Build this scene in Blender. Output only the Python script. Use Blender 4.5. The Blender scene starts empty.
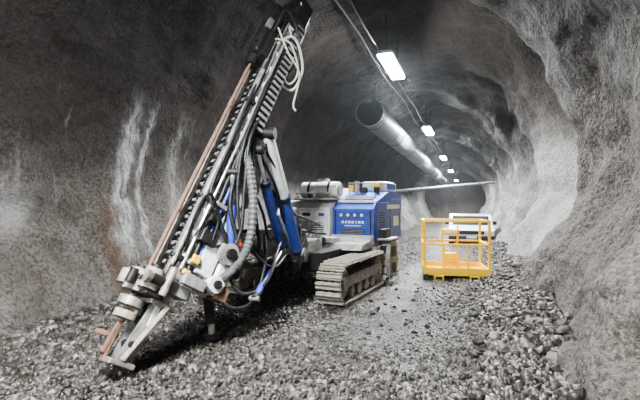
import bpy, bmesh, math, random
import numpy as np
from mathutils import Vector, Matrix, noise
random.seed(7); rng=np.random.default_rng(7)
scene=bpy.context.scene
COL=scene.collection
A=math.radians(19.6); CA,SA=math.cos(A),math.sin(A)
def site(r,d,z):      # metres right / ahead of the survey tripod, height -> world
    return Vector((CA*r-SA*d, SA*r+CA*d, z))
# ------------------------------------------------------------ materials
def newmat(name):
    m=bpy.data.materials.new(name); m.use_nodes=True
    nt=m.node_tree; b=nt.nodes['Principled BSDF']
    return m,nt,b
def paint(name,col,rough=.45,metal=0.,dirt=.35,dirtcol=(.12,.10,.085),scale=9,bump=.15):
    m,nt,b=newmat(name); N=nt.nodes; L=nt.links
    tc=N.new('ShaderNodeTexCoord')
    n=N.new('ShaderNodeTexNoise'); n.inputs['Scale'].default_value=scale; n.inputs['Detail'].default_value=8
    n.inputs['Roughness'].default_value=.7
    L.new(tc.outputs['Object'],n.inputs['Vector'])
    r=N.new('ShaderNodeValToRGB'); r.color_ramp.elements[0].position=.38; r.color_ramp.elements[1].position=.66
    r.color_ramp.elements[0].color=(0,0,0,1); r.color_ramp.elements[1].color=(1,1,1,1)
    L.new(n.outputs['Fac'],r.inputs['Fac'])
    mu=N.new('ShaderNodeMath'); mu.operation='MULTIPLY'; mu.inputs[1].default_value=dirt
    L.new(r.outputs['Color'],mu.inputs[0])
    mx=N.new('ShaderNodeMixRGB'); mx.inputs['Color1'].default_value=(*col,1); mx.inputs['Color2'].default_value=(*dirtcol,1)
    L.new(mu.outputs[0],mx.inputs['Fac']); L.new(mx.outputs['Color'],b.inputs['Base Color'])
    b.inputs['Roughness'].default_value=rough; b.inputs['Metallic'].default_value=metal
    bp=N.new('ShaderNodeBump'); bp.inputs['Strength'].default_value=bump; bp.inputs['Distance'].default_value=.01
    L.new(n.outputs['Fac'],bp.inputs['Height']); L.new(bp.outputs['Normal'],b.inputs['Normal'])
    return m
def emit(name,col,s):
    m,nt,b=newmat(name)
    b.inputs['Base Color'].default_value=(*col,1); b.inputs['Emission Color'].default_value=(*col,1)
    b.inputs['Emission Strength'].default_value=s
    return m
BLUE=paint('blue_paint',(.028,.080,.42),.42,0,.5,(.17,.17,.20))
WHITE=paint('white_paint',(.80,.81,.80),.45,0,.5,(.30,.27,.23))
GREY=paint('grey_paint',(.37,.36,.345),.5,.1,.8,(.11,.095,.08))
STEEL=paint('worn_steel',(.44,.42,.385),.4,.4,.8,(.13,.10,.08))
DARK=paint('dark_steel',(.022,.021,.021),.5,.2,.5,(.07,.06,.052))
MUD=paint('muddy_steel',(.28,.245,.205),.8,.1,.75,(.50,.45,.38),14,.6)
RUST=paint('rusty_steel',(.25,.15,.10),.75,.1,.7,(.12,.08,.06),20,.4)
RUBBER=paint('black_rubber',(.015,.015,.016),.45,0,.4,(.07,.065,.06))
HOSEG=paint('grey_hose',(.13,.13,.133),.55,0,.6,(.06,.055,.05))
CHROME=paint('chrome_rod',(.75,.75,.75),.22,.7,.25)
YEL=paint('yellow_paint',(.93,.58,.04),.42,0,.35,(.55,.40,.18))
RED=paint('red_paint',(.5,.03,.02),.45,0,.3)
ROPE=paint('pale_rope',(.58,.57,.50),.9,0,.3)
GALV=paint('galvanised_duct',(.15,.148,.15),.5,.25,.5,(.085,.078,.07),3)
DUCTIN=paint('duct_lining',(.010,.009,.008),.9,0,.3)
CARW=paint('car_white',(.72,.73,.75),.3,0,.2)
GLASS=paint('dark_glass',(.035,.04,.045),.1,0,.0)
TYRE=paint('tyre',(.02,.02,.02),.8,0,.5)
LAMP=emit('lamp_tube',(.92,.965,1.),560)
LENS=paint('headlamp_lens',(.7,.74,.8),.12,0,.2)
# shotcrete
def shotcrete():
    m,nt,b=newmat('shotcrete'); N=nt.nodes; L=nt.links
    tc=N.new('ShaderNodeTexCoord'); P=tc.outputs['Object']
    def noi(s,d=6,r=.6,vec=P):
        n=N.new('ShaderNodeTexNoise'); n.inputs['Scale'].default_value=s; n.inputs['Detail'].default_value=d
        n.inputs['Roughness'].default_value=r; L.new(vec,n.inputs['Vector']); return n.outputs['Fac']
    def ramp(f,p0,p1,c0=(0,0,0,1),c1=(1,1,1,1)):
        r=N.new('ShaderNodeValToRGB'); e=r.color_ramp.elements
        e[0].position=p0;e[1].position=p1;e[0].color=c0;e[1].color=c1
        L.new(f,r.inputs['Fac']); return r.outputs['Color']
    def math_(op,a,b_=None):
        n=N.new('ShaderNodeMath'); n.operation=op
        for i,v in enumerate((a,b_)):
            if v is None: continue
            if isinstance(v,(int,float)): n.inputs[i].default_value=v
            else: L.new(v,n.inputs[i])
        return n.outputs[0]
    def mrange(v,a,c,lo=0.,hi=1.):
        n=N.new('ShaderNodeMapRange'); n.interpolation_type='SMOOTHSTEP'
        n.inputs[1].default_value=a; n.inputs[2].default_value=c; n.inputs[3].default_value=lo; n.inputs[4].default_value=hi
        L.new(v,n.inputs[0]); return n.outputs[0]
    def mix(f,c1,c2,t='MIX'):
        n=N.new('ShaderNodeMixRGB'); n.blend_type=t
        if isinstance(f,(int,float)): n.inputs[0].default_value=f
        else: L.new(f,n.inputs[0])
        for i,c in ((1,c1),(2,c2)):
            if isinstance(c,tuple): n.inputs[i].default_value=(*c,1)
            else: L.new(c,n.inputs[i])
        return n.outputs[0]
    sep=N.new('ShaderNodeSeparateXYZ'); L.new(P,sep.inputs[0])
    x,y,z=sep.outputs
    big=noi(.55,5); mid=noi(2.2,8,.7); fine=noi(20,4,.75); grain=noi(60,2,.5)
    col=mix(ramp(big,.35,.65),(.140,.116,.095),(.285,.262,.237))
    col=mix(math_('MULTIPLY',ramp(mid,.45,.7),.45),col,(.38,.36,.33))
    col=mix(ramp(noi(1.1,6,.7),.42,.62),col,mix(.45,col,(.11,.08,.058)))
    notcrown=math_('SUBTRACT',1.,math_('MULTIPLY',mrange(z,2.8,4.0),.95))
    mp2=N.new('ShaderNodeMapping'); mp2.inputs['Scale'].default_value=(1.2,2.0,.35); mp2.inputs['Location'].default_value=(4,7,1); L.new(P,mp2.inputs['Vector'])
    col=mix(math_('MULTIPLY',math_('MULTIPLY',ramp(noi(1.3,7,.65,mp2.outputs[0]),.55,.72),.65),notcrown),col,(.10,.065,.04))
    # coarse pitted grain everywhere
    col=mix(ramp(fine,.40,.58),mix(.70,col,(.026,.021,.017)),col)
    col=mix(math_('MULTIPLY',ramp(noi(27,3,.7),.60,.70),.35),col,(.52,.50,.47))
    # paler beyond the near stretch, stronger to the right: lamplight painted into the colour
    far_lit=math_('MULTIPLY',mrange(y,8.0,11.),mrange(x,-3.5,.6,.45,.85))
    col=mix(math_('MULTIPLY',math_('MULTIPLY',far_lit,.62),notcrown),col,(.56,.555,.54))
    # soot stained brown crown, with painted-in shade reaching lower down the left side
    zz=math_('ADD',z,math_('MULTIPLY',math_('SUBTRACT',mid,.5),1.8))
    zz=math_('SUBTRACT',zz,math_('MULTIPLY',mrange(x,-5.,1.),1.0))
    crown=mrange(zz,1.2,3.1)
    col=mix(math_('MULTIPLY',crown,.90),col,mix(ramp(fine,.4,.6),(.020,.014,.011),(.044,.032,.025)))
    # vertical lime streaks and seeps, on top of the grain
    mp=N.new('ShaderNodeMapping'); mp.inputs['Scale'].default_value=(1.5,2.6,.35); L.new(P,mp.inputs['Vector'])
    s1=ramp(noi(1.3,7,.65,mp.outputs[0]),.60,.74)
    col=mix(math_('MULTIPLY',math_('MULTIPLY',s1,.4),notcrown),col,(.55,.545,.53))
    wob=math_('ADD',y,math_('ADD',math_('MULTIPLY',math_('SUBTRACT',mid,.5),.5),math_('MULTIPLY',z,-.14)))
    def gauss(c,w,v=wob):
        d=math_('DIVIDE',math_('SUBTRACT',v,c),w)
        return math_('POWER',2.718,math_('MULTIPLY',math_('MULTIPLY',d,d),-1))
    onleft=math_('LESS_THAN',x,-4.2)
    br=math_('MULTIPLY',math_('MULTIPLY',gauss(5.50,.13),onleft),mrange(z,2.2,1.2))
    col=mix(math_('MULTIPLY',br,.75),col,(.11,.06,.03))
    g=math_('MAXIMUM',gauss(5.80,.17),math_('MAXIMUM',gauss(6.2,.09),math_('MULTIPLY',gauss(7.2,.18),.45)))
    g=math_('MULTIPLY',g,onleft)
    g=math_('MULTIPLY',g,mrange(z,3.8,2.8))
    g=math_('MULTIPLY',g,mrange(z,.2,1.2,.35,1.))
    mp3=N.new('ShaderNodeMapping'); mp3.inputs['Scale'].default_value=(1,1.3,.3); L.new(P,mp3.inputs['Vector'])
    g=math_('MULTIPLY',g,ramp(noi(8,7,.75,mp3.outputs[0]),.36,.62))
    glow_spot=math_('MULTIPLY',math_('MULTIPLY',gauss(4.1,.28,y),gauss(1.5,.3,z)),onleft)  # round pale spot: a glow of light painted on the left wall
    g=math_('MAXIMUM',g,math_('MULTIPLY',glow_spot,.4))
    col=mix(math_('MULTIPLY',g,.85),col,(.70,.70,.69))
    L.new(col,b.inputs['Base Color']); b.inputs['Roughness'].default_value=.7
    h=math_('ADD',math_('MULTIPLY',fine,1.3),math_('MULTIPLY',grain,.35))
    h=math_('ADD',h,math_('MULTIPLY',noi(5,3,.5),2.2))
    bp=N.new('ShaderNodeBump'); bp.inputs['Strength'].default_value=1.; bp.inputs['Distance'].default_value=.06
    L.new(h,bp.inputs['Height']); L.new(bp.outputs['Normal'],b.inputs['Normal'])
    return m
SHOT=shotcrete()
def stone(name,island):
    m,nt,b=newmat(name); N=nt.nodes; L=nt.links
    if island:
        g=N.new('ShaderNodeNewGeometry'); f=g.outputs['Random Per Island']
    else:
        g=N.new('ShaderNodeObjectInfo'); f=g.outputs['Random']
    r=N.new('ShaderNodeValToRGB'); e=r.color_ramp.elements
    e[0].position=0;e[0].color=(.036,.030,.025,1);e[1].position=1;e[1].color=(.36,.335,.305,1)
    k=e.new(.5);k.color=(.080,.069,.058,1); k=e.new(.85);k.color=(.16,.143,.124,1)
    L.new(f,r.inputs['Fac'])
    tc=N.new('ShaderNodeTexCoord'); n=N.new('ShaderNodeTexNoise'); n.inputs['Scale'].default_value=40; n.inputs['Detail'].default_value=5
    L.new(tc.outputs['Object'],n.inputs['Vector'])
    mx=N.new('ShaderNodeMixRGB'); mx.blend_type='MULTIPLY'; mx.inputs[0].default_value=.4
    L.new(r.outputs['Color'],mx.inputs[1]); L.new(n.outputs['Fac'],mx.inputs[2])
    L.new(mx.outputs[0],b.inputs['Base Color']); b.inputs['Roughness'].default_value=.36
    bp=N.new('ShaderNodeBump'); bp.inputs['Strength'].default_value=.5; bp.inputs['Distance'].default_value=.01
    L.new(n.outputs['Fac'],bp.inputs['Height']); L.new(bp.outputs['Normal'],b.inputs['Normal'])
    return m
GRAV=stone('crushed_stone',True); ROCKM=stone('broken_rock',False)
def groundmat():
    m,nt,b=newmat('muck_ground'); N=nt.nodes; L=nt.links
    tc=N.new('ShaderNodeTexCoord'); P=tc.outputs['Object']
    v=N.new('ShaderNodeTexVoronoi'); v.inputs['Scale'].default_value=34; L.new(P,v.inputs['Vector'])
    n=N.new('ShaderNodeTexNoise'); n.inputs['Scale'].default_value=1.2; n.inputs['Detail'].default_value=8; L.new(P,n.inputs['Vector'])
    r=N.new('ShaderNodeValToRGB'); e=r.color_ramp.elements
    e[0].position=.3;e[0].color=(.060,.050,.041,1);e[1].position=.7;e[1].color=(.155,.137,.118,1)
    L.new(n.outputs['Fac'],r.inputs['Fac'])
    mx=N.new('ShaderNodeMixRGB'); mx.blend_type='OVERLAY'; mx.inputs[0].default_value=.5
    L.new(r.outputs['Color'],mx.inputs[1]); L.new(v.outputs['Color'],mx.inputs[2])
    hs=N.new('ShaderNodeHueSaturation'); hs.inputs['Saturation'].default_value=.4; L.new(mx.outputs[0],hs.inputs['Color'])
    L.new(hs.outputs[0],b.inputs['Base Color']); b.inputs['Roughness'].default_value=.45
    bp=N.new('ShaderNodeBump'); bp.invert=True; bp.inputs['Strength'].default_value=1.; bp.inputs['Distance'].default_value=.035
    L.new(v.outputs['Distance'],bp.inputs['Height']); L.new(bp.outputs['Normal'],b.inputs['Normal'])
    return m
GROUND=groundmat()
# ------------------------------------------------------------ mesh builder
class B:
    def __init__(s,M=None):
        s.bm=bmesh.new(); s.M=M or Matrix.Identity(4); s.mats=[]
    def mi(s,m):
        if m not in s.mats: s.mats.append(m)
        return s.mats.index(m)
    def add(s,vs,fs,m,smooth=False):
        i=s.mi(m); V=[s.bm.verts.new(s.M@Vector(v)) for v in vs]
        for f in fs:
            try:
                F=s.bm.faces.new([V[k] for k in f]); F.material_index=i; F.smooth=smooth
            except ValueError: pass
    def box(s,c,d,m,R=None,bev=.008):
        hx,hy,hz=[k/2 for k in d]; b_=min(bev,hx*.6,hy*.6,hz*.6)
        t=bmesh.new(); bmesh.ops.create_cube(t,size=1)
        for v in t.verts: v.co=Vector((v.co.x*d[0],v.co.y*d[1],v.co.z*d[2]))
        if b_>0: bmesh.ops.bevel(t,geom=t.edges[:],offset=b_,segments=1,affect='EDGES')
        R=R or Matrix.Identity(3); c=Vector(c)
        t.verts.index_update()
        s.add([R@v.co+c for v in t.verts],[[v.index for v in f.verts] for f in t.faces],m); t.free()
    def bar(s,p,q,w,h,m,up=(0,0,1)):   # rectangular bar between two points
        p,q=Vector(p),Vector(q); z=(q-p).normalized(); x=Vector(up).cross(z)
        if x.length<1e-3: x=Vector((1,0,0)).cross(z)
        x.normalize(); y=z.cross(x)
        s.box((p+q)/2,(w,h,(q-p).length),m,Matrix((x,y,z)).transposed())
    def cyl(s,p,q,r,m,r2=None,n=20,caps=True):
        p,q=Vector(p),Vector(q); r2=r if r2 is None else r2
        z=(q-p).normalized(); x=z.orthogonal().normalized(); y=z.cross(x)
        vs=[];fs=[]
        for k in range(n):
            a=2*math.pi*k/n; o=x*math.cos(a)+y*math.sin(a)
            vs+= [p+o*r,q+o*r2]
        for k in range(n):
            j=(k+1)%n; fs.append([2*k,2*j,2*j+1,2*k+1])
        s.add(vs,fs,m,True)
        if caps:
            s.add([vs[2*k] for k in range(n)][::-1],[list(range(n))],m)
            s.add([vs[2*k+1] for k in range(n)],[list(range(n))],m)
    def ring(s,p,q,r,ri,m,n=28):
        p,q=Vector(p),Vector(q); z=(q-p).normalized(); x=z.orthogonal().normalized(); y=z.cross(x)
        vs=[];fs=[]
        for k in range(n):
            a=2*math.pi*k/n; o=x*math.cos(a)+y*math.sin(a)
            vs+=[p+o*r,q+o*r,q+o*ri,p+o*ri]
        for k in range(n):
            j=(k+1)%n
            for e in range(4): fs.append([4*k+e,4*j+e,4*j+(e+1)%4,4*k+(e+1)%4])
        s.add(vs,fs,m)
    def tube(s,pts,r,m,n=10,rib=0,res=10):
        P=[Vector(p) for p in pts]; P=[P[0]*2-P[1]]+P+[P[-1]*2-P[-2]]
        out=[]
        for i in range(1,len(P)-2):
            for k in range(res):
                t=k/res; a,b_,c,d=P[i-1:i+3]
                out.append(.5*((2*b_)+(c-a)*t+(2*a-5*b_+4*c-d)*t*t+(3*b_-a-3*c+d)*t**3))
        out.append(P[-2])
        vs=[];fs=[]; x=None
        for i,p in enumerate(out):
            z=(out[min(i+1,len(out)-1)]-out[max(i-1,0)]).normalized()
            x=z.orthogonal().normalized() if x is None else (x-z*x.dot(z)).normalized()
            y=z.cross(x); rr=r*(1+rib*(1 if i%2 else -1))
            for k in range(n):
                a=2*math.pi*k/n; vs.append(p+(x*math.cos(a)+y*math.sin(a))*rr)
        for i in range(len(out)-1):
            for k in range(n):
                j=(k+1)%n; fs.append([i*n+k,i*n+j,(i+1)*n+j,(i+1)*n+k])
        fs.append(list(range(n))[::-1]); fs.append([len(vs)-n+k for k in range(n)])
        s.add(vs,fs,m,rib==0)
    def prism(s,poly,d0,d1,m,axis='x'):  # poly in the two other axes, extruded along axis
        n=len(poly); vs=[]
        for d in (d0,d1):
            for a,b_ in poly:
                vs.append({'x':(d,a,b_),'y':(a,d,b_),'z':(a,b_,d)}[axis])
        fs=[list(range(n))[::-1],[n+k for k in range(n)]]+[[k,(k+1)%n,n+(k+1)%n,n+k] for k in range(n)]
        s.add(vs,fs,m)
    def done(s,name,parent=None,label=None,cat=None,kind=None,group=None):
        bmesh.ops.recalc_face_normals(s.bm,faces=s.bm.faces[:])
        me=bpy.data.meshes.new(name)
        if s.bm.verts:
            mn=Vector([min(v.co[i] for v in s.bm.verts) for i in range(3)]); mx=Vector([max(v.co[i] for v in s.bm.verts) for i in range(3)])
            o=Vector(((mn.x+mx.x)/2,(mn.y+mx.y)/2,mn.z))
            for v in s.bm.verts: v.co-=o
        else: o=Vector()
        s.bm.to_mesh(me); s.bm.free()
        for m in s.mats: me.materials.append(m)
        ob=bpy.data.objects.new(name,me); COL.objects.link(ob)
        place(ob,o,parent)
        tag(ob,label,cat,kind,group)
        return ob
WL={}
def place(ob,o,parent):
    WL[ob.name]=Vector(o)
    ob.location=Vector(o)-(WL[parent.name] if parent else Vector())
    if parent: ob.parent=parent
def tag(ob,label=None,cat=None,kind=None,group=None):
    if label: ob['label']=label
    if cat: ob['category']=cat
    if kind: ob['kind']=kind
    if group: ob['group']=group
def empty(name,loc,label,cat,parent=None,group=None):
    e=bpy.data.objects.new(name,None); e.empty_display_size=.2; COL.objects.link(e); place(e,loc,parent); tag(e,label,cat,None,group); return e
# ------------------------------------------------------------ tunnel shell
CX,CZ,R0=-2.15,1.9,3.85
def sm(t): t=max(0,min(1,t)); return t*t*(3-2*t)
def radius(th,y):
    ex=CX+R0*math.cos(th); ez=CZ+R0*math.sin(th)
    p=Vector((ex,y,ez))
    r=R0+.26*noise.noise(p*.5)+.18*noise.noise(p*1.1+Vector((9,3,1)))+.09*noise.noise(p*2.4)+.035*noise.noise(p*6)+.015*noise.noise(p*13)
    # blasting rounds: each round steps outwards, then tapers in
    c=math.cos(th); s=math.sin(th); right=sm((c+.05)/.5)
    yy=y+.6*noise.noise(Vector((0,th*1.7,3)))
    for y0,L_,amp in ((7.9,4.4,.9),(12.6,4.5,.75),(17.6,5,.65),(22.5,6,.55),(29,7,.5)):
        t=yy-y0
        if 0<t<L_: r+=amp*(.2+.8*right)*sm(t/.7)*(1-sm((t-.9)/(L_-.9)))
    if c>0: r-=.46*sm((-s+.02)/.36)*(1-.5*sm((y-9)/6))
    else: r-=.18*sm((-s-.1)/.4)
    # left: hollow behind the rig
    if c<-.3: r+=.35*math.exp(-((y-13)/2.2)**2)*sm((-c-.3)/.4)
    return r
ys=[-6.]
while ys[-1]<60: ys.append(ys[-1]+max(.055,.011*max(0,ys[-1])))
th0,th1=math.radians(-57),math.radians(237); NT=330
ths=[th0+(th1-th0)*i/NT for i in range(NT+1)]
G=np.zeros((len(ys),NT+1,3))
for i,y in enumerate(ys):
    for j,t in enumerate(ths):
        r=radius(t,y); G[i,j]=(CX+r*math.cos(t),y,CZ+r*math.sin(t))
dy=np.gradient(G,axis=0); dt=np.gradient(G,axis=1)
NM=np.cross(dy,dt); NM/=np.linalg.norm(NM,axis=2,keepdims=True)
cen=np.stack([CX-G[...,0],0*G[...,0],CZ-G[...,2]],-1)
if (NM*cen).sum()<0: NM=-NM
def shell(name,j0,j1):
    sub=G[:,j0:j1+1]; ni,nj=sub.shape[:2]
    vs=sub.reshape(-1,3); fs=[]
    for i in range(ni-1):
        for j in range(nj-1):
            a=i*nj+j; q=(a,a+1,a+nj+1,a+nj); fs.append(q)
    me=bpy.data.meshes.new(name); me.from_pydata(vs.tolist(),[],fs); 
    me.update()
    n0=Vector(me.polygons[0].normal); c0=Vector(me.polygons[0].center)
    if n0.dot(Vector((CX-c0.x,0,CZ-c0.z)))<0: me.flip_normals()
    me.polygons.foreach_set('use_smooth',[True]*len(me.polygons))
    me.normals_split_custom_set_from_vertices(NM[:,j0:j1+1].reshape(-1,3).tolist())
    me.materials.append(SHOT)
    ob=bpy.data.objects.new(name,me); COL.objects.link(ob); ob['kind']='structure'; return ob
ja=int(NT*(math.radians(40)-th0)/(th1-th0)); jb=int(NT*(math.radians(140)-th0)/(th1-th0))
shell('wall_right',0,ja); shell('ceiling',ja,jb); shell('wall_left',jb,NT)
for s_,yv in (('wall_back',59.5),('wall_front',-6.)):
    b=B(); vs=[];n=24
    for i in range(n+1):
        for j in range(n+1):
            x=CX-5+10*i/n; z=-2+9*j/n; vs.append((x,yv-.4*noise.noise(Vector((x,z,5))*.7),z))
    b.add(vs,[[i*(n+1)+j,(i+1)*(n+1)+j,(i+1)*(n+1)+j+1,i*(n+1)+j+1] for i in range(n) for j in range(n)],SHOT,True)
    b.done(s_,kind='structure')
# ------------------------------------------------------------ floor
def gz(x,y):
    z=-.022*max(0,min(y,34)-10.5)
    z+=.30*sm((x-.0)/1.1)+.06*sm((-4.5-x)/1.0)
    flat=1.
    if -4.4<x<-1.6 and 5.8<y<10.5: flat=.15
    z+=flat*(.07*noise.noise(Vector((x*.8,y*.8,0)))+.035*noise.noise(Vector((x*2.5,y*2.5,4))))
    return z
xs=np.linspace(-5.9,1.9,110); fy=[-6.]
while fy[-1]<60: fy.append(fy[-1]+max(.08,.014*max(0,fy[-1])))
vs=[(x,y,gz(x,y)) for y in fy for x in xs]; nx=len(xs)
me=bpy.data.meshes.new('floor'); me.from_pydata(vs,[],[(i*nx+j,i*nx+j+1,(i+1)*nx+j+1,(i+1)*nx+j) for i in range(len(fy)-1) for j in range(nx-1)])
me.polygons.foreach_set('use_smooth',[True]*len(me.polygons)); me.materials.append(GROUND)
ob=bpy.data.objects.new('floor',me); COL.objects.link(ob); ob['kind']='structure'
# ------------------------------------------------------------ gravel
bmt=bmesh.new(); bmesh.ops.create_icosphere(bmt,subdivisions=1,radius=1)
tv=np.array([v.co[:] for v in bmt.verts]); tf=np.array([[v.index for v in f.verts] for f in bmt.faces]); bmt.free()
def inwall(x,y,z):
    dx,dz=x-CX,z-CZ; return math.hypot(dx,dz)<radius(math.atan2(dz,dx),y)-.03
pos=[];siz=[]
def lane(x,y):   # compacted dusty travel way
    return math.exp(-((x+.9-.25*math.sin(y*.6))/.85)**2)*sm((y-3.4)/2.5)
def scatter(n,y0,y1,s0,s1):
    k=0
    while k<n:
        x=random.uniform(-5.6,1.45); y=random.uniform(y0,y1); z=gz(x,y)
        if x>.5 or x<-4.7:
            if not inwall(x,y,z): k+=.3; continue
        l=lane(x,y)
        if random.random()<.5*l: k+=.4; continue
        s=s0+(s1-s0)*random.random()**2.6
        s*=1-.5*l
        if x>.1 or x<-4.5: s*=1.4
        pos.append((x,y,z+s*(.12-.4*l))); siz.append(s); k+=1
scatter(38000,2.0,7.5,.011,.046); scatter(16000,7.5,13,.015,.050); scatter(6500,13,24,.022,.065)
n=len(pos); pos=np.array(pos); siz=np.array(siz)
nv,nf=len(tv),len(tf)
V=np.repeat(tv[None],n,0)*rng.uniform(.40,1.35,(n,nv,1))
V*=rng.uniform(.45,1.25,(n,1,3))
q=rng.normal(size=(n,4)); q/=np.linalg.norm(q,axis=1,keepdims=True); w_,x_,y_,z_=q.T
Rm=np.stack([1-2*(y_**2+z_**2),2*(x_*y_-z_*w_),2*(x_*z_+y_*w_),2*(x_*y_+z_*w_),1-2*(x_**2+z_**2),2*(y_*z_-x_*w_),2*(x_*z_-y_*w_),2*(y_*z_+x_*w_),1-2*(x_**2+y_**2)],-1).reshape(n,3,3)
V=np.einsum('nij,nkj->nki',Rm,V)*siz[:,None,None]+pos[:,None]
F=(tf[None]+(np.arange(n)*nv)[:,None,None]).reshape(-1,3)
me=bpy.data.meshes.new('gravel'); me.vertices.add(n*nv); me.vertices.foreach_set('co',V.reshape(-1).astype(np.float32))
me.loops.add(F.size); me.loops.foreach_set('vertex_index',F.reshape(-1).astype(np.int32))
me.polygons.add(len(F)); me.polygons.foreach_set('loop_start',np.arange(0,F.size,3,dtype=np.int32)); 
me.update(calc_edges=True); me.validate()
me.materials.append(GRAV)
ob=bpy.data.objects.new('gravel',me); COL.objects.link(ob)
tag(ob,'loose grey crushed stone covering the tunnel floor','gravel','stuff')
# individual rocks
rmesh=[]
for k in range(10):
    t=bmesh.new()
    for _ in range(15):
        v=Vector(rng.normal(size=3)).normalized(); t.verts.new((v.x*random.uniform(.8,1.3),v.y*random.uniform(.55,.9),v.z*random.uniform(.4,.7)))
    r=bmesh.ops.convex_hull(t,input=t.verts[:])
    bmesh.ops.delete(t,geom=[g for g in r['geom_interior'] if isinstance(g,bmesh.types.BMVert)],context='VERTS')
    m=bpy.data.meshes.new('rock'); t.to_mesh(m); t.free(); m.materials.append(ROCKM); rmesh.append(m)
placed=[];cnt=0;tries=0
while cnt<290 and tries<60000:
    tries+=1
    u=random.random()
    y=3.2+7.0*random.random()**1.2
    if u<.70: x=random.uniform(.0,1.35)
    elif u<.80: x=random.uniform(-5.3,-4.3)
    else: x=random.uniform(-3.6,.1); 
    if u>=.80 and y>6.2 and x<-1.7: continue
    s=random.uniform(.04,.10) if u<.80 else random.uniform(.03,.055)
    z=gz(x,y)
    if not inwall(x,y,z+.05): continue
    if any((x-a)**2+(y-c)**2<(s+e)**2*1.15 for a,c,e in placed): continue
    if (x+.29)**2+(y-9.7)**2<1.1: continue
    placed.append((x,y,s))
    ob=bpy.data.objects.new('rock',rmesh[cnt%10]); ob.location=(x,y,z+s*.35); ob.scale=(s,s,s)
    ob.rotation_euler=(random.uniform(-.4,.4),random.uniform(-.4,.4),random.uniform(0,6.28)); COL.objects.link(ob)
    tag(ob,'angular grey broken rock lying on the gravel','rock',None,'loose rocks on the tunnel floor'); cnt+=1
# ------------------------------------------------------------ lamps
LZ=4.82
def lamp(y,x=-1.78):
    b=B(); z=LZ-.012*max(0,y-10)
    e=empty('ceiling_lamp',(x,y,z),'long white fluorescent fitting hung from the tunnel crown','lamp',None,'fluorescent fittings along the crown')
    b.box((x,y,z+.06),(.34,1.9,.08),WHITE); b.done('lamp_housing',e)
    b=B(); b.box((x,y,z+.005),(.30,1.84,.05),LAMP,bev=.003); b.done('lamp_diffuser',e)
    for dy_ in (-.75,.75):
        b=B(); b.cyl((x,y+dy_,z+.1),(x,y+dy_,5.75),.018,DARK,n=8); b.done('hanger_rod',e)
for y in (1.0,10.1,19.0,29.5,40.0,54.): lamp(y)
lamp(-4.4)
b=B(); b.tube([(-1.95,y,LZ+.22+.05*math.sin(y*1.3)) for y in np.arange(-5,56,1.6)],.022,DARK,n=8,res=3)
b.done('power_cable',None,'black power cable strung along the lamp row','cable')
b=B(); b.tube([(-2.35,y,LZ+.45+.08*math.sin(y*.9)) for y in np.arange(-5,56,1.6)],.022,DARK,n=8,res=3)
b.done('power_cable',None,'thick dark cable slung beneath the tunnel crown','cable')
# ------------------------------------------------------------ ventilation duct
dx,dz,dr=-3.14,4.55,.46; y0=13.6; y1=50
e=empty('ventilation_duct',(dx,y0,dz),'large round grey ventilation duct with open end under the crown','duct')
b=B()
b.ring((dx,y0,dz),(dx,y1,dz-.4),dr,dr-.012,GALV,48); b.ring((dx,y0+.01,dz),(dx,y1,dz-.4),dr-.014,dr-.03,DUCTIN,36)
for k in range(12):
    yy=y0+k*3+.3; f=(yy-y0)/(y1-y0); b.ring((dx,yy,dz-.4*f),(dx,yy+.05,dz-.4*f),dr+.010,dr-.01,GALV,48)
b.done('duct_tube',e)
for k in range(8):
    yy=y0+.5+k*4; f=(yy-y0)/(y1-y0); b=B(); b.ring((dx,yy,dz-.4*f),(dx,yy+.05,dz-.4*f),dr+.025,dr+.012,DARK,30)
    b.bar((dx+.1,yy+.02,dz+dr-.2),(dx+.12,yy+.02,5.6),.03,.012,DARK); b.done('duct_strap',e)
b=B(); b.cyl((-5.6,29,2.35),(1.4,30.2,2.95),.09,GREY,n=14); b.done('water_pipe',None,'grey steel pipe spanning the tunnel from wall to wall','pipe')
# ------------------------------------------------------------ DRILL RIG
RIGO=Vector((-3.0,6.3,0)); psi=math.radians(-6)
RM=Matrix.Translation(RIGO)@Matrix.Rotation(psi,4,'Z')
rig=empty('drill_rig',RIGO,'blue and white crawler drill rig with tall leaning feed mast','drill rig')
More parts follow.
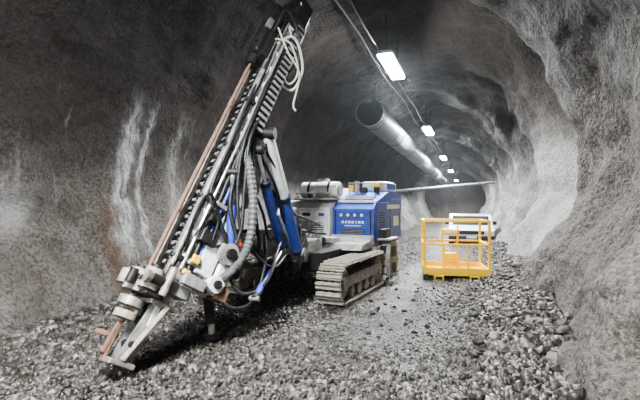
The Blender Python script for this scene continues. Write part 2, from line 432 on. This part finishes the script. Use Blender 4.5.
# tracks
def track(x0,x1):
    w=x1-x0; xc=(x0+x1)/2; ya,yb,zc,rad=.20,1.95,.34,.27
    b=B(RM)
    b.box((xc,(ya+yb)/2,zc),(w*.45,yb-ya,.26),DARK)
    for yy in (ya,yb): b.cyl((xc-w*.3,yy,zc),(xc+w*.3,yy,zc),rad-.03,MUD,n=24); b.cyl((xc-w*.42,yy,zc),(xc+w*.42,yy,zc),.11,STEEL)
    for k in range(4):
        yy=ya+.35+k*.35; b.cyl((xc-w*.36,yy,.17),(xc+w*.36,yy,.17),.10,MUD,n=16)
    for sx in (-1,1): b.box((xc+sx*w*.36,(ya+yb)/2,zc+.02),(.03,yb-ya-.1,.18),GREY)
    tf_=b.done('track_frame',rig)
    per=2*(yb-ya)+2*math.pi*rad; n=37; first=None
    for k in range(n):
        s=per*k/n; Ls=yb-ya
        if s<Ls: p=(ya+s,zc+rad); ang=0
        elif s<Ls+math.pi*rad: a=(s-Ls)/rad; p=(yb+rad*math.sin(a),zc+rad*math.cos(a)); ang=-a
        elif s<2*Ls+math.pi*rad: t=s-Ls-math.pi*rad; p=(yb-t,zc-rad); ang=-math.pi
        else: a=(s-2*Ls-math.pi*rad)/rad; p=(ya-rad*math.sin(a),zc-rad*math.cos(a)); ang=-math.pi-a
        if first is None:
            bb=B(); bb.box((0,0,.025),(w,.125,.03),MUD); bb.box((0,.03,.055),(w*.98,.024,.05),MUD); bb.box((0,-.035,.05),(w*.98,.02,.035),STEEL)
            bb.box((-w*.12,0,-.01),(.05,.15,.05),DARK); bb.box((w*.12,0,-.01),(.05,.15,.05),DARK)
            bmesh.ops.recalc_face_normals(bb.bm,faces=bb.bm.faces[:])
            me=bpy.data.meshes.new('track_shoe'); bb.bm.to_mesh(me); bb.bm.free()
            for m in bb.mats: me.materials.append(m)
            first=bpy.data.objects.new('track_shoe',me); o=first
        else: o=first.copy()
        COL.objects.link(o); o.parent=tf_
        W=RM@Matrix.Translation((xc,p[0],p[1]))@Matrix.Rotation(ang,4,'X')
        o.matrix_parent_inverse=Matrix.Identity(4)
        L_=Matrix.Translation(-WL[tf_.name])@W
        o.location=L_.translation; o.rotation_euler=L_.to_euler()
track(.76,1.18); track(-1.10,-.67)
# chassis
b=B(RM)
b.box((0,1.7,.62),(1.25,2.6,.3),DARK); b.box((0,2.7,.78),(1.9,2.4,.1),DARK)
b.box((0,.85,.5),(1.5,.25,.22),DARK); b.box((0,1.8,.5),(1.5,.25,.22),DARK)
b.box((0,.55,.8),(.8,.7,.35),GREY); b.cyl((0,.5,.75),(0,.5,1.15),.26,DARK)
b.prism([(1.25,.74),(2.3,.74),(2.3,.90),(1.35,.84)],-.55,1.0,GREY,'x')
b.prism([(1.75,.80),(2.0,.80),(2.0,.98),(1.75,.92)],.14,1.0,WHITE,'x')
b.done('chassis',rig)
# engine housing (blue)
b=B(RM)
b.prism([(1.98,.84),(4.0,.80),(4.0,1.84),(2.95,1.84),(2.6,1.74),(2.15,1.62),(1.98,1.48)],.14,1.0,BLUE,'x')
b.box((.57,2.4,1.70),(.6,.3,.03),DARK,Matrix.Rotation(.26,3,'X'))
b.box((.57,2.13,1.63),(.8,.02,.05),WHITE)
eh=b.done('engine_housing',rig,'glossy blue engine housing')
b=B(RM)   # front door
b.box((.57,1.975,1.18),(.76,.03,.54),BLUE,bev=.012); b.box((.57,1.955,1.03),(.5,.012,.10),DARK)
for k in range(3): b.box((.57,1.947,1.0+k*.03),(.48,.01,.011),GREY,bev=0)
for k,wd in enumerate((.05,.035,.05,.045,.03,.05,.04)): b.box((.36+k*.07,1.957,1.22),(wd,.008,.05),WHITE,bev=0)
b.box((.57,1.957,1.15),(.34,.008,.02),WHITE,bev=0)
b.box((.2,1.957,1.2),(.02,.01,.5),DARK,bev=0); b.box((.94,1.957,1.2),(.02,.01,.5),DARK,bev=0)
b.done('housing_door',eh)
for k in range(4):
    b=B(RM); x=.33+k*.145; b.cyl((x,1.94,1.36),(x,1.98,1.36),.048,DARK); b.cyl((x,1.935,1.36),(x,1.942,1.36),.034,LENS); b.done('work_lamp',eh)
b=B(RM)   # side door set with louvres and white stripe
b.box((1.008,2.6,1.26),(.02,.85,.70),BLUE,bev=.006); b.box((1.008,3.5,1.3),(.02,.85,.78),BLUE,bev=.006)
for k in range(9): b.box((1.022,2.45,1.0+k*.05),(.012,.38,.018),DARK,bev=0)
b.box((1.021,3.3,1.52),(.008,1.0,.09),WHITE,bev=0); b.box((1.021,3.5,1.2),(.008,.4,.22),WHITE,bev=0)
b.box((1.03,2.95,1.3),(.02,.03,.16),STEEL); b.box((1.03,3.85,1.3),(.02,.03,.16),STEEL)
b.done('side_door',eh)
# white cabinet
b=B(RM)
b.prism([(1.8,.86),(4.0,.86),(4.0,1.66),(2.3,1.66),(2.05,1.64),(1.8,1.50)],-.98,.135,WHITE,'x')
b.box((-.22,1.78,1.17),(.66,.04,.56),WHITE,bev=.012)
for k in range(5): b.box((-.12,1.752,1.02+k*.045),(.3,.014,.014),DARK,bev=0)
b.box((-.42,1.755,1.13),(.18,.012,.2),GREY,bev=0); b.box((-.02,1.755,1.37),(.12,.012,.06),BLUE,bev=0); b.box((-.36,1.755,1.37),(.18,.012,.06),DARK,bev=0)
b.box((-.72,1.66,1.2),(.26,.4,.62),WHITE,bev=.03); b.box((-.72,1.45,1.25),(.18,.02,.3),GREY)
b.done('control_cabinet',rig,'dirty white equipment cabinet')
b=B(RM)
b.box((-.25,2.2,1.68),(.9,.7,.05),GREY); 
for x in (-.62,-.25,.1): b.box((x,1.88,1.72),(.03,.04,.14),GREY)
b.bar((-.66,1.86,1.80),(.16,1.86,1.80),.03,.03,GREY)
b.cyl((-.62,2.15,1.87),(.2,2.15,1.87),.17,WHITE,n=28); b.cyl((-.66,2.15,1.87),(-.62,2.15,1.87),.12,DARK); b.cyl((.2,2.15,1.87),(.24,2.15,1.87),.12,STEEL)
for x in (-.45,0.0): b.ring((x,2.15,1.87),(x+.04,2.15,1.87),.185,.165,DARK)
b.done('compressor_tank',rig,'pale cylindrical tank lying on top')
b=B(RM)
b.cyl((-.45,2.75,1.55),(-.45,2.75,2.05),.1,DARK); b.cyl((-.45,2.75,2.0),(-.45,2.75,2.14),.15,STEEL); b.box((-.1,2.9,1.75),(.3,.5,.35),WHITE)
b.done('air_filter',rig)
b=B(RM)
b.box((.66,3.35,1.96),(.54,.7,.22),WHITE,bev=.03); b.box((.94,3.35,1.97),(.02,.5,.14),BLUE); b.box((.76,2.99,1.97),(.2,.02,.12),YEL)
b.cyl((.35,2.8,1.80),(.35,2.8,2.08),.05,STEEL); b.box((.25,2.7,1.92),(.1,.03,.14),YEL); b.box((.5,2.8,1.88),(.14,.14,.12),DARK); b.cyl((.8,2.8,1.82),(.8,2.8,1.94),.07,DARK)
b.done('cooler_unit',rig,'white box with yellow panels on the housing')
b=B(RM)
for p,q in (((.2,2.7,1.76),(.2,2.7,2.03)),((.9,2.7,1.76),(.9,2.7,2.03)),((.2,2.7,2.03),(.9,2.7,2.03)),((.9,2.7,2.03),(.9,3.9,2.03)),((.9,3.9,1.84),(.9,3.9,2.03))):
    b.cyl(p,q,.012,STEEL,n=8)
b.done('guard_rail',rig)
b=B(RM)
b.prism([(2.3,.16),(2.7,.10),(2.85,.45),(2.75,.80),(2.35,.85),(2.22,.5)],1.06,1.24,GREY,'x'); b.box((1.1,2.5,.5),(.12,.5,.5),DARK); b.box((1.15,2.45,.88),(.28,.6,.04),GREY); b.box((1.09,2.4,.98),(.16,.35,.2),DARK)
b.cyl((1.2,2.5,.3),(1.28,2.5,.3),.1,DARK); b.box((1.25,2.5,.62),(.02,.3,.2),DARK)
b.done('tool_box',rig,'battered grey steel step box beside the track')
b=B(RM)
b.box((.3,1.45,.90),(.3,.3,.10),GREY); b.cyl((-.1,1.2,.92),(.3,1.2,.92),.05,DARK)
b.box((-.3,1.4,.95),(.4,.3,.2),WHITE,bev=.02)
for k in range(5): b.cyl((-.3+k*.12,1.0,.8),(-.3+k*.12,1.35,1.05),.022,RUBBER,n=8)
b.done('valve_block',rig)
# mast frame
MO=Vector((-3.07,3.21,.03)); mu_=(Vector((-2.515,5.69,4.17))-MO).normalized()
n0=Vector((-.384,-.764,.516)); mn_=(n0-mu_*mu_.dot(n0)).normalized(); mw=mu_.cross(mn_)
MM=Matrix.Translation(MO)@Matrix((mn_,mw,mu_)).transposed().to_4x4()
b=B(MM); z0,z1=.75,5.0; zc=(z0+z1)/2; Lz=z1-z0; HW=.195
for s in (-1,1):
    b.box((-.03,s*HW,zc),(.28,.016,Lz),GREY); b.box((.11,s*(HW-.02),zc),(.016,.09,Lz),STEEL); b.box((-.17,s*(HW-.02),zc),(.016,.09,Lz),GREY)
b.box((-.13,0,zc),(.012,.34,Lz),MUD); b.box((.02,0,zc),(.012,.37,Lz),DARK)
k=z0+.1
while k<z1: b.box((.10,0,k),(.02,.33,.045),GREY); k+=.11
k=z0+.12
while k<z1:
    b.box((-.03,HW+.013,k),(.26,.014,.03),WHITE); b.bar((-.15,HW+.013,k),(.09,HW+.013,k+.25),.016,.024,WHITE,(0,1,0)); k+=.27
mast=b.done('feed_mast',rig,'long grey steel feed mast with ladder-like rails')
b=B(MM)
for s in (-1,1): b.box((.135,s*.16,zc),(.05,.035,Lz),STEEL); b.box((.165,s*.16,zc),(.012,.06,Lz),STEEL)
b.done('guide_rail',mast)
b=B(MM); k=z0+.05
while k<4.9: b.box((.11+.012*(int(k*100)%2),0,k),(.03,.06,.038),DARK); k+=.052
b.done('feed_chain',mast)
b=B(MM); b.cyl((.25,-.04,-.0),(.25,-.04,4.25),.021,RUST,n=12)
for z in (1.6,3.1): b.cyl((.25,-.04,z),(.25,-.04,z+.14),.031,RUST,n=12)
b.done('drill_rod',mast,'rust-brown drill rod')
b=B(MM); b.cyl((.21,-.16,1.2),(.21,-.16,4.0),.016,STEEL,n=10); b.cyl((.17,.23,1.0),(.17,.23,3.7),.024,GREY,n=10); b.cyl((.06,.235,1.0),(.06,.235,4.4),.02,CHROME,n=10)
b.cyl((-.02,.235,1.0),(-.02,.235,2.6),.026,RUBBER,n=10); b.cyl((-.08,.235,1.2),(-.08,.235,2.8),.022,BLUE,n=10)
for z in (1.1,1.8,2.5,3.2): b.box((.12,.21,z),(.18,.07,.05),DARK); b.box((-.05,.245,z),(.16,.07,.05),GREY)
b.done('hydraulic_pipe',mast)
b=B(MM); k=2.9
while k<4.7:
    b.box((-.05,.26,k),(.14,.08,.07),DARK); b.box((-.05,.303,k),(.15,.010,.04),GREY); k+=.09
b.done('cable_chain',mast,'dark segmented cable carrier')
# rock drill
b=B(MM); b.box((.19,0,4.4),(.14,.36,.9),DARK); b.box((.27,0,4.35),(.16,.22,.7),DARK,bev=.03); b.cyl((.25,-.04,3.85),(.25,-.04,4.1),.07,DARK); b.cyl((.26,0,4.65),(.26,0,4.95),.08,DARK)
b.box((.32,.1,4.5),(.08,.08,.16),GREY); b.cyl((.34,.05,4.15),(.34,.05,4.6),.035,DARK); b.cyl((.0,.24,4.75),(.2,.27,4.75),.08,DARK)
b.done('rock_drill',mast,'dark rock drill carriage')
b=B(MM)
for s in (-1,1): b.prism([(-.18,4.8),(.18,4.8),(.22,5.15),(.06,5.32),(-.16,5.28)],s*.18-.012,s*.18+.012,DARK,'y')
b.cyl((.02,-.13,5.1),(.02,.13,5.1),.17,DARK,n=24); b.cyl((.02,-.2,5.1),(.02,.22,5.1),.05,DARK); b.box((-.02,.0,4.95),(.3,.36,.35),DARK,bev=.03)
b.box((.02,.26,4.85),(.24,.14,.28),DARK,bev=.02)
b.done('mast_head',mast)
# clamps
b=B(MM)
b.box((.03,0,.80),(.36,.46,.12),GREY); b.box((.03,0,.62),(.3,.38,.05),STEEL)
for s in (-1,1):
    b.cyl((.26,s*.16,.70),(.26,s*.16,.90),.095,MUD,n=24); b.cyl((.26,s*.16,.89),(.26,s*.16,.94),.06,DARK); b.ring((.26,s*.16,.76),(.26,s*.16,.80),.11,.09,DARK)
    b.cyl((.1,s*.26,.80),(.32,s*.26,.80),.05,DARK); b.cyl((.32,s*.26,.80),(.37,s*.26,.80),.06,STEEL)
b.ring((.25,-.04,.66),(.25,-.04,.86),.15,.045,MUD,32); b.ring((.25,-.04,.52),(.25,-.04,.60),.13,.04,STEEL,32); b.ring((.25,-.04,.40),(.25,-.04,.47),.11,.04,MUD,32)
b.cyl((.40,-.10,.70),(.40,-.10,.84),.06,GREY); b.cyl((.15,.29,.68),(.15,.29,.96),.04,STEEL); b.cyl((.42,.08,.7),(.42,.08,.84),.04,DARK)
b.box((.2,.1,.66),(.2,.3,.04),DARK)
b.done('rod_clamp',mast,'muddy steel rod clamp jaws')
b=B(MM)
for s in (-1,1): b.prism([(-.08,.75),(.08,.75),(.16,.3),(.20,.02),(.06,0),(.0,.25)],s*.08-.012,s*.08+.012,GREY,'y')
b.box((.13,0,.02),(.26,.24,.05),STEEL); b.box((.02,0,.45),(.12,.16,.03),DARK); b.cyl((.12,-.12,.2),(.12,.14,.2),.035,DARK); b.box((.04,.098,.5),(.06,.02,.2),WHITE); b.cyl((.08,.0,.0),(.08,.0,.6),.035,DARK)
b.bar((.14,.10,.05),(.0,.22,.62),.05,.05,MUD); b.bar((.2,-.08,.24),(.40,-.16,.22),.03,.05,RUST); b.bar((.27,-.04,.36),(.29,-.04,.06),.045,.04,RUST)
b.done('foot_spike',mast,'muddy grey mast foot planted in gravel')
# cradle
b=B(MM)
b.box((-.27,0,1.75),(.14,.36,1.5),WHITE,bev=.015); b.box((-.18,.245,1.2),(.2,.05,.34),WHITE); b.box((-.18,.245,2.3),(.2,.05,.3),GREY)
b.cyl((-.34,-.2,1.35),(-.34,.36,1.35),.12,GREY,n=24); b.cyl((-.34,.36,1.35),(-.34,.4,1.35),.06,DARK)
b.cyl((-.34,-.15,1.0),(-.34,.34,1.0),.09,WHITE); b.box((-.42,.1,1.15),(.22,.34,.5),WHITE,bev=.03)
b.cyl((-.34,.34,1.0),(-.34,.37,1.0),.045,DARK); b.cyl((-.5,.1,1.2),(-.5,.33,1.2),.07,DARK); b.box((-.48,.2,.95),(.14,.2,.16),RUST)
b.box((-.02,.295,1.14),(.09,.03,.09),YEL); b.cyl((-.4,.3,1.5),(-.4,.36,1.5),.03,RED); b.box((.02,.29,.98),(.08,.04,.05),YEL)
b.box((-.05,.29,1.4),(.2,.08,.14),DARK); b.box((-.1,.30,.92),(.26,.08,.12),GREY); b.cyl((-.1,.27,1.6),(.05,.31,1.6),.05,DARK)
b.prism([(-.34,1.9),(-.54,2.1),(-.5,2.5),(-.32,2.6)],-.12,.12,GREY,'y')
b.done('mast_cradle',rig,'dirty white cradle carrying the mast')
# hydraulic rams
def ram(p,q,r,frac=.55,m1=BLUE,name='hydraulic_cylinder',m2=CHROME,rr=.55):
    p,q=Vector(p),Vector(q); m=p.lerp(q,frac)
    b=B(); b.cyl(p,m,r,m1,n=20); b.cyl(m-(m-p).normalized()*.06,m,r*1.12,DARK,n=20); b.cyl(p-(q-p).normalized()*.02,p+(q-p).normalized()*.07,r*1.1,DARK)
    s=(q-p).cross(Vector((0,0,1))).normalized(); 
    if s.length<.1: s=Vector((1,0,0))
    b.cyl(p-s*r*1.4,p+s*r*1.4,r*.8,STEEL)
    h=b.done(name,rig)
    b=B(); b.cyl(m,q,r*rr,m2,n=16); b.cyl(q-s*r*1.3,q+s*r*1.3,r*.85,DARK); b.done('piston_rod',h)
ram(site(-.34,6.5,.85),site(-.66,5.30,2.46),.085,.52,BLUE,m2=WHITE,rr=.8)
ram(site(-.56,6.3,.92),site(-.78,5.2,2.25),.07,.72)
ram(site(-.44,6.5,.95),site(-.72,5.3,2.30),.045,.6)
ram(site(-1.00,4.75,1.05),site(-.99,4.85,1.95),.05,.65)
ram(site(-.72,4.7,.55),site(-.52,5.8,.95),.04,.55,BLUE)
# boom
b=B()
b.bar(site(-.58,6.75,1.08),site(-.95,5.35,1.12),.24,.26,GREY); b.bar(site(-.95,5.4,1.12),site(-1.12,4.85,1.02),.2,.22,WHITE)
b.cyl(site(-.82,6.75,1.1),site(-.3,6.75,1.1),.17,DARK); b.cyl(site(-1.08,5.35,1.12),site(-.76,5.35,1.12),.15,DARK,n=24)
b.bar(site(-.44,6.6,.9),site(-.6,5.9,1.5),.10,.16,WHITE); b.bar(site(-.30,6.9,1.0),site(-.42,6.4,.65),.2,.2,DARK)
b.done('boom_arm',rig,'grey and white articulated boom arm')
b=B()
b.bar(site(-.46,6.1,1.65),site(-.62,5.35,2.45),.05,.12,WHITE); b.bar(site(-.62,6.1,1.55),site(-.83,5.2,2.15),.04,.10,GREY)
b.done('link_bar',rig)
b=B()
b.cyl(site(-1.30,4.9,.66),site(-1.26,4.93,.22),.06,DARK); b.cyl(site(-1.26,4.93,.3),site(-1.25,4.95,.08),.04,STEEL); b.cyl(site(-1.25,4.95,.09),site(-1.245,4.95,.04),.10,DARK,n=20); b.bar(site(-1.30,4.9,.66),site(-1.05,5.0,.95),.1,.12,DARK)
b.done('stabiliser_jack',rig,'black stabiliser jack with round foot')
# hoses
def hose(pts,r,m=RUBBER,rib=0,name='hydraulic_hose',label=None,n=10,res=10,parent=rig):
    b=B(); b.tube([site(*p) for p in pts],r,m,n,rib,res); return b.done(name,parent,label)
hose([(-.90,5.1,2.35),(-.84,4.95,2.1),(-.76,4.85,1.63),(-.80,4.75,1.13),(-.98,4.6,.84),(-1.24,4.5,.68)],.050,HOSEG,.08,'suction_hose','grey ribbed dust suction hose',14,18)
hose([(-.62,5.7,3.6),(-.85,5.2,2.9),(-1.05,4.85,2.2),(-1.18,4.6,1.7),(-1.05,4.6,1.3),(-.95,4.7,.95),(-1.05,4.75,.8)],.018)
hose([(-.55,5.75,3.5),(-.80,5.3,2.7),(-1.0,4.9,2.0),(-1.12,4.7,1.5),(-.98,4.75,1.1)],.02)
hose([(-.50,5.8,3.7),(-.72,5.3,2.9),(-.88,4.95,2.3),(-.93,4.8,1.7),(-.85,4.8,1.2),(-.6,5.3,.8),(-.45,6.2,.9)],.02)
hose([(-.52,5.8,3.6),(-.70,5.35,2.8),(-.82,5.0,2.35),(-.86,4.85,1.75),(-.88,4.75,1.3),(-1.0,4.65,1.0)],.022)
hose([(-.56,5.7,3.55),(-.76,5.25,2.8),(-.92,4.95,2.2),(-1.0,4.75,1.6),(-.92,4.72,1.2),(-.9,4.7,.9)],.024)
hose([(-.58,5.7,3.5),(-.74,5.3,2.75),(-.80,5.1,2.2),(-.78,5.0,1.7),(-.72,5.0,1.2),(-.7,5.2,.9),(-.5,6.1,.95)],.022)
hose([(-1.15,4.6,.75),(-.98,4.6,.48),(-.75,4.8,.50),(-.66,5.1,.85),(-.7,5.4,1.2)],.022)
hose([(-1.05,4.7,.85),(-.85,4.7,.60),(-.62,5.0,.68),(-.55,5.6,1.0),(-.5,6.4,1.2)],.02)
hose([(-.75,5.3,2.35),(-.55,5.6,2.0),(-.42,6.2,1.5),(-.25,7.0,1.35),(.0,7.6,1.2)],.02)
hose([(-.78,5.3,2.25),(-.58,5.6,1.8),(-.5,6.2,1.25),(-.35,7.0,1.15),(.1,7.6,1.05)],.02)
hose([(-.9,5.0,2.0),(-.72,5.3,1.5),(-.68,5.8,1.1),(-.55,6.6,1.25),(-.3,7.2,1.1)],.018)
hose([(-1.4,4.4,1.1),(-1.28,4.35,1.45),(-1.15,4.4,1.7),(-1.08,4.55,1.45),(-1.15,4.5,1.15)],.016)
hose([(-.6,5.75,3.75),(-.35,5.8,3.85),(-.24,5.85,3.45),(-.38,5.85,3.15),(-.58,5.8,3.3),(-.55,5.8,3.7)],.018,ROPE,0,'rope_loop','pale coiled rope hanging from the mast head')
hose([(-.6,5.7,3.8),(-.40,5.75,3.75),(-.30,5.8,3.40),(-.42,5.8,3.22),(-.56,5.75,3.4)],.014,ROPE,0,'rope_loop')
hose([(-.56,5.7,3.95),(-.42,5.7,3.6),(-.28,5.8,3.35),(-.36,5.8,2.95),(-.33,5.8,2.85)],.014,ROPE,0,'rope_loop')
hose([(-.62,5.7,3.9),(-.45,5.75,4.2),(-.30,5.85,3.9),(-.36,5.8,3.45),(-.60,5.75,3.3)],.02)
# ------------------------------------------------------------ yellow work basket
KM=Matrix.Translation((-.30,9.2,gz(-.3,9.5)-.03))@Matrix.Rotation(math.radians(9),4,'Z')
bk=empty('work_basket',KM.translation,'yellow steel personnel work basket standing on gravel','work basket')
W2,D=.64,1.05
b=B(KM); b.box((0,D/2,.12),(2*W2,D,.05),YEL); 
for x in (-.35,.35): b.box((x,D/2,.05),(.2,D+.06,.1),YEL); b.box((x,-.035,.05),(.14,.01,.06),DARK)
b.done('platform',bk)
b=B(KM)
b.box((0,0,.20),(2*W2,.02,.12),YEL); b.box((0,D,.20),(2*W2,.02,.12),YEL); b.box((-W2,D/2,.20),(.02,D,.12),YEL); b.box((W2,D/2,.20),(.02,D,.12),YEL)
b.done('toe_board',bk)
for x,y in ((-W2,0),(W2,0),(-W2,D),(W2,D)):
    b=B(KM); b.box((x,y,.66),(.048,.048,1.16),YEL,bev=.003); b.done('post',bk)
for z in (.74,1.22):
    b=B(KM)
    for y in (0,D): b.box((0,y,z),(2*W2,.04,.04),YEL,bev=.003)
    for x in (-W2,W2): b.box((x,D/2,z),(.04,D,.04),YEL,bev=.003)
    b.done('guard_rail',bk)
b=B(KM)
for x in (-.24,.22): b.box((x,-.01,.48),(.03,.03,.5),YEL)
b.box((-.01,-.03,.46),(.44,.02,.025),YEL)
b.done('gate',bk)
b=B(KM)
for x in (-.2,.12): b.box((x,.8,.62),(.04,.04,.95),YEL)
b.box((-.04,.8,.95),(.38,.18,.14),YEL); b.box((-.04,.7,.96),(.28,.02,.09),WHITE); b.box((-.04,.85,.38),(.3,.2,.2),YEL,bev=.02); b.done('control_box',bk)
for x in (-.62,.62):
    b=B(KM); b.box((x,-.03,.07),(.10,.1,.12),DARK); b.done('rubber_foot',bk)
# ------------------------------------------------------------ pickup
cy=19.0; cg=gz(-.1,20)-.05
CM=Matrix.Translation((-.02,cy,cg))@Matrix.Rotation(math.radians(2),4,'Z')@Matrix.Diagonal((1,1,.9,1))
car=empty('pickup_truck',CM.translation,'white pickup truck parked in the tunnel beyond the basket','car')
b=B(CM)
b.prism([(0,.35),(0,.8),(.15,.92),(1.0,1.0),(1.55,1.46),(3.0,1.5),(3.3,1.02),(4.8,1.0),(4.8,.35)],-.9,.9,CARW,'x')
b.done('car_body',car)
b=B(CM); b.prism([(.98,1.03),(1.02,1.0),(1.52,1.40),(1.48,1.43)],-.76,.76,GLASS,'x'); b.box((0,2.35,1.25),(1.82,1.0,.26),GLASS); b.done('windscreen',car)
b=B(CM); b.box((0,-.04,.45),(1.84,.14,.22),DARK,bev=.03); b.box((0,-.01,.7),(1.0,.05,.16),DARK); b.box((0,-.12,.48),(.4,.02,.09),WHITE); b.done('bumper',car)
for s in (-1,1):
    b=B(CM); b.box((s*.72,-.01,.72),(.3,.05,.15),LENS); b.done('headlamp',car)
    b=B(CM); b.box((s*1.0,1.2,1.1),(.16,.1,.16),DARK); b.done('wing_mirror',car)
    for y in (.8,3.9):
        b=B(CM); b.cyl((s*.7,y,.36),(s*.93,y,.36),.34,TYRE,n=24); b.cyl((s*.93,y,.36),(s*.94,y,.36),.2,STEEL); b.done('wheel',car)
# ------------------------------------------------------------ world, camera
w=bpy.data.worlds.new('world'); scene.world=w; w.use_nodes=True
w.node_tree.nodes['Background'].inputs[0].default_value=(.75,.85,1,1); w.node_tree.nodes['Background'].inputs[1].default_value=.05
vs_=w.node_tree.nodes.new('ShaderNodeVolumeScatter'); vs_.inputs['Density'].default_value=.0014; vs_.inputs['Anisotropy'].default_value=.65
vs_.inputs['Color'].default_value=(.9,.95,1,1)
w.node_tree.links.new(vs_.outputs[0],w.node_tree.nodes['World Output'].inputs['Volume'])
cam=bpy.data.cameras.new('camera'); cam.lens=24; cam.sensor_width=36; cam.clip_end=200
co=bpy.data.objects.new('camera',cam); COL.objects.link(co); co.location=(0,0,1.6); co.rotation_euler=(math.radians(90.4),0,A); scene.camera=co
try: scene.view_settings.look='AgX - High Contrast'
except Exception: pass
